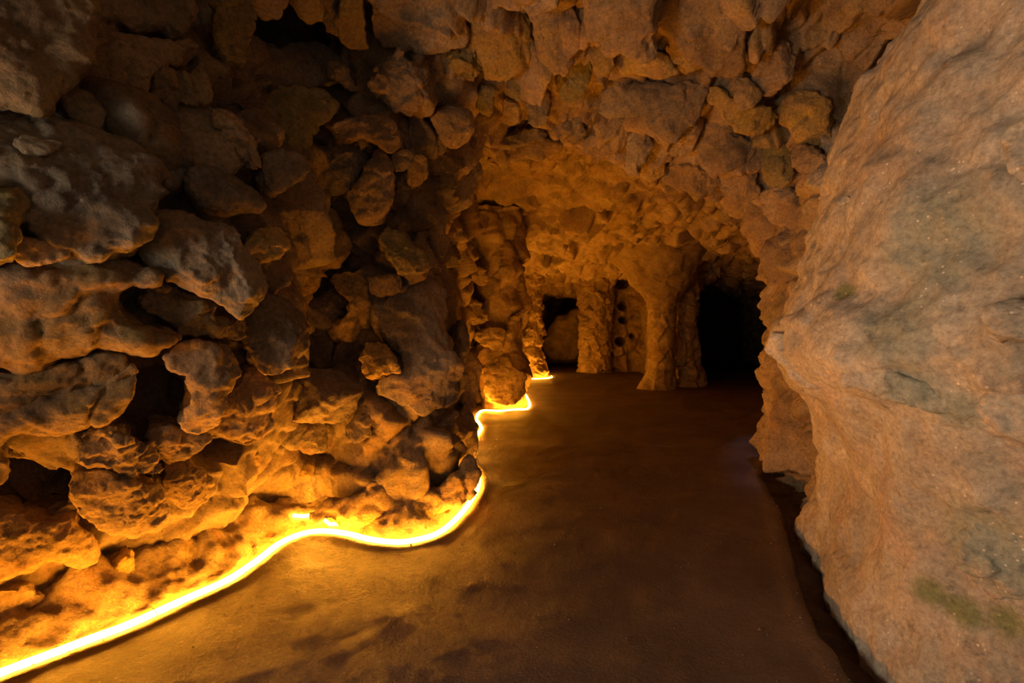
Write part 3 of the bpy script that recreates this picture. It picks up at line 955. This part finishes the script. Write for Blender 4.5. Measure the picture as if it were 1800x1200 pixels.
    ('wall_stone', 'rounded worn stone at the foot of the wall touching the rope light', 'stone', GB, [(180, 1060), (205, 1042), (235, 1040), (247, 1060), (238, 1085), (205, 1100), (182, 1090)], 'brown', .06, .6, .2, .1),
    ('wall_stone', 'bright yellow lit stone in the bottom corner behind the rope light', 'stone', GB, [(-20, 1035), (40, 1025), (90, 1060), (95, 1095), (60, 1110), (0, 1120), (-40, 1090)], 'brown', .05, .6, .25, .1),
    ('wall_stone', 'low rough mound of stone where the rope light curves outward', 'stone', GB, [(540, 900), (570, 865), (640, 850), (720, 860), (780, 850), (825, 805), (832, 835), (812, 870), (770, 905), (700, 925), (600, 922), (548, 918)], 'brown', .05, .35, .3, .2, .55, 1.4),
    ('wall_stone', 'dark lump at the wall corner where the rope light slips out of sight', 'stone', GB, [(795, 770), (812, 715), (826, 708), (836, 750), (843, 800), (838, 832), (812, 838), (795, 812)], 'grey', .06, .5, .25, .1),
    # near ceiling
    ('hanging_stone', 'orange rounded stone over the black cavity, left of its pair', 'stone', GC, [(430, -70), (510, -70), (505, 8), (490, 33), (470, 30), (440, 12)], 'brown', .20, .6, .4, .0),
    ('hanging_stone', 'mottled ochre tooth over the middle of the black cavity', 'stone', GC, [(512, -70), (577, -70), (568, 32), (550, 34), (540, 39), (522, 22), (511, 5)], 'ochre', .20, .6, .4, .0),
    ('hanging_stone', 'dark red brown wedge between two teeth over the black cavity', 'stone', GC, [(566, -40), (590, -40), (601, 60), (585, 62), (570, 48)], 'brown', .12, .6, .35, .0),
    ('hanging_stone', 'long ochre tooth with broken tip right of the black cavity', 'stone', GC, [(590, -70), (626, -70), (649, 80), (631, 83), (612, 80), (600, 60), (590, 30)], 'ochre', .18, .6, .4, .0),
    ('hanging_stone', 'broad plate of stone with a bright yellow patch', 'stone', GC, [(825, 20), (852, -40), (905, 5), (935, 60), (932, 110), (915, 121), (870, 136), (852, 146), (845, 110)], 'ochre', .13, .4, .35, .0),
    ('hanging_stone', 'pale wrinkled knob left of the yellow patched plate', 'stone', GC, [(784, 117), (800, 95), (825, 78), (842, 95), (845, 125), (830, 139), (805, 139)], 'ochre', .12, .6, .3, .0, .6, 2.2),
    ('hanging_stone', 'brown draped stone between the yellow patched plate and the great block', 'stone', GC, [(918, 0), (960, -50), (1010, 0), (1026, 60), (1012, 100), (1000, 126), (975, 131), (950, 112), (936, 70)], 'brown', .11, .45, .35, .0),
    ('ceiling_block', 'great square edged block jutting down at the top of the arch', 'stone block', GC, [(1035, -70), (1167, -70), (1157, 40), (1152, 95), (1135, 98), (1085, 90), (1050, 82), (1032, 50)], 'brown', .22, .5, .4, .0),
    ('ceiling_block', 'smooth flat orange brown block right of the great square block', 'stone block', GC, [(1172, -70), (1320, -70), (1302, 60), (1302, 128), (1270, 125), (1230, 102), (1172, 82)], 'brown', .10, .3, .35, .0, .6, .7),
    ('hanging_tooth', 'rounded yellow tooth under the edge of the great square block', 'stone', GC, [(1036, 90), (1058, 80), (1079, 90), (1078, 120), (1066, 136), (1045, 129)], 'ochre', .14, .6, .3, .0),
    ('hanging_stone', 'bolster shaped stone lying crosswise under the great square block', 'stone', GC, [(1082, 117), (1092, 97), (1150, 95), (1185, 105), (1196, 120), (1190, 139), (1175, 139), (1150, 130), (1100, 137)], 'ochre', .15, .8, .3, .0),
    ('hanging_stone', 'yellow green stone under the smooth flat block', 'stone', GC, [(1166, 82), (1200, 84), (1226, 92), (1234, 108), (1215, 128), (1195, 116)], 'ochre', .14, .6, .3, .0),
    ('hanging_tooth', 'olive tooth with a pale tip, first of the row over the arch', 'stone', GC, [(835, 165), (852, 145), (870, 157), (869, 190), (856, 207), (842, 191)], 'olive', .12, .7, .3, .0),
    ('hanging_tooth', 'broad greenish tooth, second of the row over the arch', 'stone', GC, [(892, 142), (915, 122), (935, 130), (935, 167), (915, 180), (893, 172)], 'olive', .13, .6, .3, .0),
    ('hanging_tooth', 'small pointed ochre tooth below the broad greenish tooth', 'stone', GC, [(882, 172), (900, 174), (919, 190), (912, 211), (900, 223), (884, 206)], 'ochre', .10, .6, .3, .0),
    ('hanging_tooth', 'short orange tooth between the greenish tooth and the drape', 'stone', GC, [(936, 127), (955, 110), (971, 140), (961, 156), (945, 162)], 'brown', .12, .6, .3, .0),
    ('hanging_tooth', 'large two sided tooth with dark olive right face', 'stone', GC, [(975, 135), (1012, 92), (1037, 96), (1036, 150), (1020, 169), (1000, 179), (983, 172)], 'olive', .13, .6, .3, .0),
    ('hanging_stone', 'grey brown fold of stone with a lit lower lip over the arch', 'stone', GC, [(925, 185), (955, 160), (966, 170), (966, 208), (950, 221), (932, 221)], 'grey', .07, .6, .3, .1),
    ('hanging_stone', 'wide grey plate with an olive stain above the arch', 'stone', GC, [(1062, 150), (1105, 137), (1195, 143), (1233, 160), (1226, 190), (1206, 221), (1180, 241), (1160, 226), (1120, 202), (1060, 202)], 'grey', .08, .35, .35, .1),
    ('hanging_tooth', 'long pale leaf shaped tooth at the middle of the arch rim', 'stone', GC, [(1128, 203), (1139, 225), (1141, 262), (1126, 292), (1112, 307), (1100, 296), (1094, 270), (1109, 235)], 'grey', .14, .6, .3, .0),
    ('hanging_stone', 'dark striated stone left of the round boulder over the arch', 'stone', GC, [(990, 217), (1008, 190), (1029, 198), (1026, 237), (1010, 263), (994, 242)], 'grey', .08, .6, .3, .0, .6, 1.6),
    ('hanging_stone', 'round lit boulder on the rim left of the leaf shaped tooth', 'boulder', GC, [(1022, 262), (1040, 235), (1068, 218), (1102, 208), (1106, 232), (1094, 265), (1050, 274)], 'brown', .09, .5, .3, .0),
    ('hanging_stone', 'broad yellow lipped overhang on the right half of the ceiling', 'stone', GC, [(1240, 162), (1262, 150), (1290, 165), (1345, 190), (1366, 207), (1352, 226), (1330, 236), (1300, 229), (1275, 216), (1260, 186)], 'ochre', .13, .5, .35, .0),
    ('hanging_stone', 'brown chunk of stone sitting above the yellow lipped overhang', 'stone', GC, [(1290, 182), (1290, 137), (1325, 138), (1342, 168), (1326, 191), (1305, 193)], 'brown', .20, .6, .35, .0),
    ('hanging_boulder', 'large ochre boulder beside the pale right wall', 'boulder', GR, [(1366, 210), (1373, 172), (1420, 160), (1462, 180), (1458, 262), (1440, 267), (1405, 246), (1388, 231)], 'ochre', .13, .5, .35, .0),
    ('hanging_boulder', 'speckled grey brown boulder above the yellow lipped overhang', 'boulder', GC, [(1300, 95), (1345, 65), (1400, 88), (1402, 120), (1372, 162), (1350, 167), (1318, 140)], 'brown', .12, .45, .35, .0),
    ('hanging_stone', 'dark olive stained stone under the large ochre boulder', 'stone', GR, [(1337, 252), (1358, 232), (1390, 262), (1401, 297), (1380, 322), (1358, 327), (1338, 312)], 'olive', .08, .45, .3, .1),
    ('hanging_stone', 'orange angular stone between olive stone and pale right wall', 'stone', GR, [(1385, 267), (1408, 250), (1440, 268), (1456, 276), (1451, 302), (1440, 308), (1400, 297)], 'brown', .10, .6, .3, .1),
    ('hanging_stone', 'small yellow tipped stone right of the leaf shaped tooth', 'stone', GC, [(1128, 282), (1150, 262), (1172, 275), (1166, 308), (1148, 320), (1126, 312)], 'ochre', .09, .6, .3, .0),
    ('hanging_stone', 'dusky block on the right curve of the arch', 'stone', GR, [(1246, 360), (1275, 350), (1311, 374), (1318, 396), (1290, 394), (1262, 386)], 'grey', .07, .6, .3, .1),
    ('wall_boulder', 'smooth pinkish boulder on the right jamb of the arch', 'boulder', GR, [(1330, 345), (1370, 325), (1412, 340), (1424, 385), (1398, 402), (1350, 388)], 'brown', .06, .5, .3, .1),
    ('wall_boulder', 'dark topped square boulder low on the right jamb of the arch', 'boulder', GR, [(1338, 430), (1380, 405), (1422, 420), (1417, 460), (1392, 497), (1345, 492)], 'brown', .07, .5, .3, .1),
    ('wall_stone', 'lilac edged rock low in the gap behind the pale right wall', 'stone', GR, [(1346, 755), (1352, 705), (1372, 672), (1400, 690), (1440, 740), (1446, 800), (1425, 830), (1375, 832), (1347, 822)], 'brown', .10, .5, .35, .2),
    ('wall_stone', 'small pointed chip stuck on the pale wall near its top hole', 'stone chip', GR, [(1470, 352), (1490, 342), (1496, 350), (1492, 356), (1472, 362)], 'pale', .04, .5, .1, .1),
    ('wall_stone', 'orange tipped nose jutting from the pale wall toward the passage', 'stone', GR, [(1344, 612), (1362, 585), (1400, 575), (1450, 600), (1470, 640), (1440, 690), (1405, 675), (1385, 650), (1352, 628)], 'pale', .05, .45, .35, .2),
    ('hanging_stone', 'long low boulder along the left part of the arch rim', 'boulder', GC, [(850, 290), (868, 262), (925, 243), (985, 252), (980, 272), (930, 280), (885, 292)], 'brown', .10, .5, .3, .0),
    ('hanging_stone', 'jagged stone on the arch rim under the dusky grey plate', 'stone', GC, [(1165, 318), (1180, 290), (1215, 280), (1258, 305), (1262, 335), (1225, 345), (1190, 332)], 'brown', .09, .5, .3, .0),
    ('hanging_stone', 'brown boulder on the arch rim above the dusky block', 'boulder', GC, [(1262, 300), (1300, 280), (1338, 318), (1335, 352), (1300, 352), (1270, 340)], 'brown', .07, .45, .3, .0),
    ('hanging_stone', 'steep flat stone between yellow lipped overhang and olive stained stone', 'stone', GC, [(1255, 235), (1300, 240), (1340, 245), (1332, 300), (1290, 285), (1255, 270)], 'grey', .03, .4, .3, .0),
    ('hanging_stone', 'grey stone strip on the arch rim below the pointed ochre tooth', 'stone', GC, [(860, 255), (900, 235), (955, 225), (965, 245), (910, 258), (872, 268)], 'grey', .06, .5, .3, .0),
    ('hanging_stone', 'brown stone at the left end of the ceiling teeth', 'stone', GC, [(755, 195), (800, 185), (832, 200), (830, 235), (800, 262), (770, 240)], 'brown', .07, .5, .3, .0),
    ('hanging_stone', 'rough brown stone above the wedge shaped wall stone', 'stone', GC, [(655, 130), (690, 95), (745, 110), (755, 160), (735, 195), (690, 190), (660, 165)], 'brown', .06, .5, .3, .0, .6, 1.6),
    ('hanging_stone', 'smooth brown ceiling stone right of the broken ochre tooth', 'stone', GC, [(655, 20), (700, -40), (780, -20), (820, 30), (830, 80), (780, 90), (720, 95), (670, 80)], 'brown', .05, .35, .3, .0),
    ('wall_stone', 'greenish flaky ledge across the middle of the right wall', 'ledge', GR, [(1478, 645), (1540, 640), (1600, 668), (1680, 688), (1722, 690), (1715, 722), (1660, 732), (1590, 702), (1520, 692), (1472, 668)], 'pale', .015, .4, .3, .15),
    ('wall_boulder', 'broad greenish swelling low on the right wall above the moss', 'boulder', GR, [(1675, 935), (1720, 890), (1800, 885), (1880, 900), (1890, 1060), (1760, 1062), (1690, 1005)], 'pale', .0, .2, .3, .0),
    ('wall_stone', 'overlapping pale stone in the upper corner of the right wall', 'stone', GR, [(1765, 215), (1830, 205), (1870, 250), (1860, 340), (1800, 315), (1775, 300), (1757, 260)], 'pale', .06, .4, .3, .1),
    ('wall_stone', 'ochre tinted stone on the right wall below a dark seam', 'stone', GR, [(1722, 690), (1760, 675), (1860, 690), (1870, 790), (1800, 775), (1745, 750), (1720, 725)], 'pale', .06, .4, .3, .2),
    ('wall_stone', 'flat oval stone on the right wall above the dark seam', 'stone', GR, [(1722, 570), (1745, 535), (1800, 525), (1870, 560), (1850, 600), (1790, 595), (1740, 590)], 'pale', .06, .4, .3, .3),
]
for s in LST:
    nm, lab, cat, grp, poly, mat, prot, dome, thick, up = s[:10]
    face = s[10] if len(s) > 10 else (0.6 if grp == GC else 0.55)
    rough = s[11] if len(s) > 11 else 1.0
    big = np.ptp(np.array(poly)[:, 0]) > 150
    low = np.mean([p[1] for p in poly]) > 440 and np.mean([p[0] for p in poly]) < 470
    if low:                                   # the lower stones lean out over the rope light
        up = -0.28 if grp == GB else -0.05
    dep = {'upper narrow rib': 3.55, 'lower narrow rib': 3.75, 'dark lump at the': 3.55, 'flat grey stone a': 3.75, 'tall narrow slab': 3.6}.get(lab[:16]) or {'flat grey stone ': 3.75}.get(lab[:16])
    stone(nm, lab, cat, grp, poly, mat, prot, dome, thick, up, face, rough, 8 if big else 6, -0.3 if low else 0.6, dep, res=72 if big else 48)
# ------------------------------------------------------------------ pillars
def pillar_mesh(prof, seed, amp=1.0, nth=140, nz=220, size=0.26):
    """prof: rows of (z, centre x, centre y, radius x, radius y)."""
    P = np.array(prof, float)
    zs = np.linspace(P[0, 0], P[-1, 0], nz)
    th = np.linspace(0, 2 * np.pi, nth, endpoint=False)
    col = [np.interp(zs, P[:, 0], P[:, k]) for k in range(1, 5)]
    for _ in range(3):
        for k in range(4):
            c = np.pad(col[k], 2, mode='edge')
            col[k] = (c[:-4] + c[1:-3] + c[2:-2] + c[3:-1] + c[4:]) / 5
    TH, Z = np.meshgrid(th, zs, indexing='ij')
    cx, cy, rx, ry = [np.broadcast_to(c, TH.shape) for c in col]
    N = np.stack([np.cos(TH), np.sin(TH), 0 * TH], -1).reshape(-1, 3)
    V = np.stack([cx + rx * np.cos(TH), cy + ry * np.sin(TH), Z], -1).reshape(-1, 3)
    d = amp * (0.45 * stones_fn(V + seed, size, seed, 0.6, 0.4, 0.2) + 0.35 * stones_fn(V + seed * 2, size * 0.45, seed + 7, 0.6, 0.3, 0.2) + 0.05 * fbm(V * 3, 3, seed) + 0.016 * fbm(V * 11, 4, seed + 1, 0.6))
    V = V + N * d[:, None]
    i = np.arange(nth * nz).reshape(nth, nz)
    i2 = np.roll(i, -1, 0)
    Q = np.stack([i[:, :-1].ravel(), i2[:, :-1].ravel(), i2[:, 1:].ravel(), i[:, 1:].ravel()], 1)
    return V, Q


def pillar(name, label, cat, prof, seed, mat='chamber', amp=1.0, size=0.26, group=None):
    V, Q = pillar_mesh(prof, seed, amp, size=size)
    o = link_mesh(name, V, Q, M[mat], origin=(prof[0][1], prof[0][2], 0))
    tag(o, label, cat, group, 'thing')
    return o


def pillar_in_parts(name, label, cat, prof, seed, cuts, names, mat='chamber', amp=1.0, size=0.26, group=None):
    V, Q = pillar_mesh(prof, seed, amp, size=size)
    org = (prof[0][1], prof[0][2], 0)
    root = bpy.data.objects.new(name, None)
    COL.objects.link(root)
    root.location = org
    tag(root, label, cat, group, 'thing')
    cz = V[Q].mean(1)[:, 2] + 0.05 * noise(V[Q].mean(1) * 4, seed)
    for k, nm in enumerate(names):
        lo = cuts[k - 1] if k else -9
        hi = cuts[k] if k < len(cuts) else 9
        v, q = compact(V, Q[(cz >= lo) & (cz < hi)])
        link_mesh(nm, v - np.array(org), q, M[mat], parent=root)
    return root


GP = 'rock pillars of the far chamber'
pillar_in_parts('rock_pillar', 'knobbly rock pillar ringed by the rope light, nearest to the passage corner', 'pillar',
       [(-.05, -.13, 7.0, .36, .38), (.1, -.13, 7.0, .34, .36), (.3, -.14, 7.0, .37, .40), (.6, -.16, 7.0, .36, .38), (.75, -.2, 7.02, .34, .36), (.95, -.2, 7.05, .33, .36),
        (1.2, -.16, 7.05, .32, .36), (1.45, -.14, 7.05, .35, .38), (1.6, -.2, 7.1, .36, .4), (1.95, -.22, 7.1, .40, .45), (2.3, -.3, 7.15, .44, .5), (2.8, -.42, 7.2, .6, .7)], 101, (0.78, 2.0), ('foot', 'shaft', 'crown'), amp=.6, size=.6, group=GP)
pillar('rock_pillar', 'slender rock pillar with the last bend of the rope light around its foot', 'pillar',
       [(-.05, .55, 11.35, .34, .3), (.15, .55, 11.35, .31, .28), (.4, .5, 11.4, .25, .25), (.9, .47, 11.45, .22, .25), (1.5, .5, 11.5, .2, .25), (2.1, .5, 11.5, .24, .3), (2.7, .45, 11.5, .45, .5)], 131, amp=.8, group=GP)
pillar('rock_pillar', 'broad rock pillar right of the dark window niche', 'pillar',
       [(-.05, 2.2, 12.75, .46, .4), (.3, 2.2, 12.75, .44, .38), (.9, 2.2, 12.75, .42, .38), (1.5, 2.2, 12.75, .44, .38), (2.1, 2.2, 12.75, .46, .4), (2.7, 2.2, 12.7, .7, .6)], 151, amp=.75, group=GP)
pillar_in_parts('rock_pillar', 'tree shaped rock column with slim trunk flaring into the chamber ceiling', 'pillar',
       [(-.05, 2.74, 9.15, .40, .36), (.08, 2.76, 9.15, .34, .31), (.3, 2.80, 9.15, .275, .27), (.7, 2.82, 9.15, .25, .25), (1.2, 2.83, 9.15, .25, .25), (1.55, 2.84, 9.15, .27, .27),
        (1.7, 2.84, 9.15, .33, .32), (1.85, 2.84, 9.15, .45, .42), (2.0, 2.82, 9.15, .60, .55), (2.2, 2.78, 9.15, .66, .64), (2.4, 2.74, 9.2, .80, .8), (2.75, 2.7, 9.3, 1.2, 1.2)], 171, (0.24, 1.62), ('flared_foot', 'trunk', 'flared_crown'), amp=.3, size=.3, group=GP)
pillar('rock_pillar', 'lumpy rock pier between tree shaped column and black tunnel', 'pillar',
       [(-.05, 3.46, 9.75, .42, .42), (.2, 3.46, 9.75, .38, .4), (.7, 3.44, 9.8, .33, .38), (1.2, 3.42, 9.8, .31, .38), (1.7, 3.40, 9.85, .32, .4), (2.1, 3.36, 9.9, .42, .45), (2.7, 3.3, 9.95, .7, .6)], 191, amp=.75, group=GP)
SF = 'stones of the far chamber'
for nm, lab, poly, mat, prot, dep in [
    ('pillar_stone', 'drop shaped lit stone on the pier beside the tree shaped column', [(1176, 615), (1181, 575), (1190, 585), (1205, 610), (1206, 635), (1192, 643), (1180, 632)], 'chamber', .05, 9.45),
    ('niche_boulder', 'rounded boulder filling the lower half of the dark window niche', [(955, 630), (958, 580), (975, 558), (1005, 545), (1024, 550), (1026, 632)], 'chamber', .1, 14.6),
    ('pillar_stone', 'jutting lower block on the nearest pillar with a bright lit edge', [(832, 590), (850, 575), (890, 575), (882, 615), (868, 612), (842, 602)], 'chamber', .06, 6.62),
    ('pillar_stone', 'horn shaped spike on the right side of the nearest pillar', [(890, 562), (905, 550), (930, 543), (912, 560), (898, 572)], 'chamber', .05, 6.75),
    ('pillar_boulder', 'round boulder at the foot of the nearest pillar above the rope light', [(848, 690), (850, 650), (870, 635), (905, 640), (922, 660), (922, 690), (905, 708), (870, 712)], 'chamber', .06, 6.68),
    ('pillar_stone', 'hooked lump on the left side of the nearest pillar', [(812, 555), (822, 530), (842, 528), (858, 560), (848, 568), (822, 572)], 'chamber', .06, 6.6),
    ('pillar_stone', 'lit lump high on the left side of the nearest pillar', [(820, 465), (850, 470), (860, 490), (852, 502), (838, 498), (825, 482)], 'chamber', .06, 6.6),
]:
    stone(nm, lab, 'boulder' if 'boulder' in nm else 'stone', SF, poly, mat, prot, .6, .35, .1, .9, 1.2, 5, .4, depth=dep, res=36)
# ------------------------------------------------------------------ camera and light
cam_d = bpy.data.cameras.new('camera')
cam = bpy.data.objects.new('camera', cam_d)
COL.objects.link(cam)
cam.location = (0, 0, CAMZ)
cam.rotation_euler = (math.pi / 2, 0, 0)
cam_d.sensor_width = 36.0
cam_d.lens = F / 1800 * 36
cam_d.shift_y = -20 / 1800
cam_d.clip_start = 0.02
SC.camera = cam

w = bpy.data.worlds.new('world')
SC.world = w
w.use_nodes = True
bg = w.node_tree.nodes['Background']
bg.inputs[0].default_value = (1.0, 0.86, 0.72, 1)
bg.inputs[1].default_value = 0.18


def area(name, loc, target, size, energy, col):
    d = bpy.data.lights.new(name, 'AREA')
    d.shape = 'RECTANGLE'
    d.size, d.size_y = size
    d.energy = energy
    d.color = col
    o = bpy.data.objects.new(name, d)
    COL.objects.link(o)
    o.location = loc
    from mathutils import Vector
    o.rotation_euler = (Vector(target) - Vector(loc)).to_track_quat('-Z', 'Y').to_euler()
    return o


area('daylight_from_entrance', (-2.1, -0.1, 1.35), (1.6, 0.2, 1.95), (0.7, 1.5), 155, (1.0, 0.88, 0.73)).data.spread = math.radians(140)

def fill_light(name, loc, energy, col=(1.0, 0.44, 0.05), r=0.05):
    d = bpy.data.lights.new(name, 'POINT')
    d.energy = energy
    d.color = col
    d.shadow_soft_size = r
    o = bpy.data.objects.new(name, d)
    COL.objects.link(o)
    o.location = loc
    return o


fill_light('added_fill_near_pillar', (-0.12, 8.6, 0.4), 32)  # added warm point, hidden by the pillar, to brighten the far chamber
fill_light('added_fill_slim_pillar', (0.50, 12.1, 0.35), 24)  # unseen fill, added to light the left side of the broad pillar
fill_light('added_fill_wall_corner', (-0.5, 4.65, 0.22), 10)  # fill added in the hidden recess to lift the dark nearest pillar

d = bpy.data.lights.new('cool_gleam_from_side_gap', 'SPOT')
d.energy = 14
d.color = (0.86, 0.78, 1.0)
d.spot_size = math.radians(7)
d.spot_blend = 0.6
d.shadow_soft_size = 0.05
so = bpy.data.objects.new('cool_gleam_from_side_gap', d)
COL.objects.link(so)
so.location = (4.9, 9.6, 1.9)
from mathutils import Vector
so.rotation_euler = (Vector((2.35, 4.5, 0.1)) - so.location).to_track_quat('-Z', 'Y').to_euler()

vs = SC.view_settings
vs.view_transform = 'Standard'
vs.look = 'None'
vs.exposure = 0.0
vs.gamma = 1.0
vs.use_curve_mapping = False
SC.cycles.max_bounces = 5
SC.cycles.diffuse_bounces = 3
SC.cycles.adaptive_threshold = 0.05
SC.cycles.sample_clamp_indirect = 4
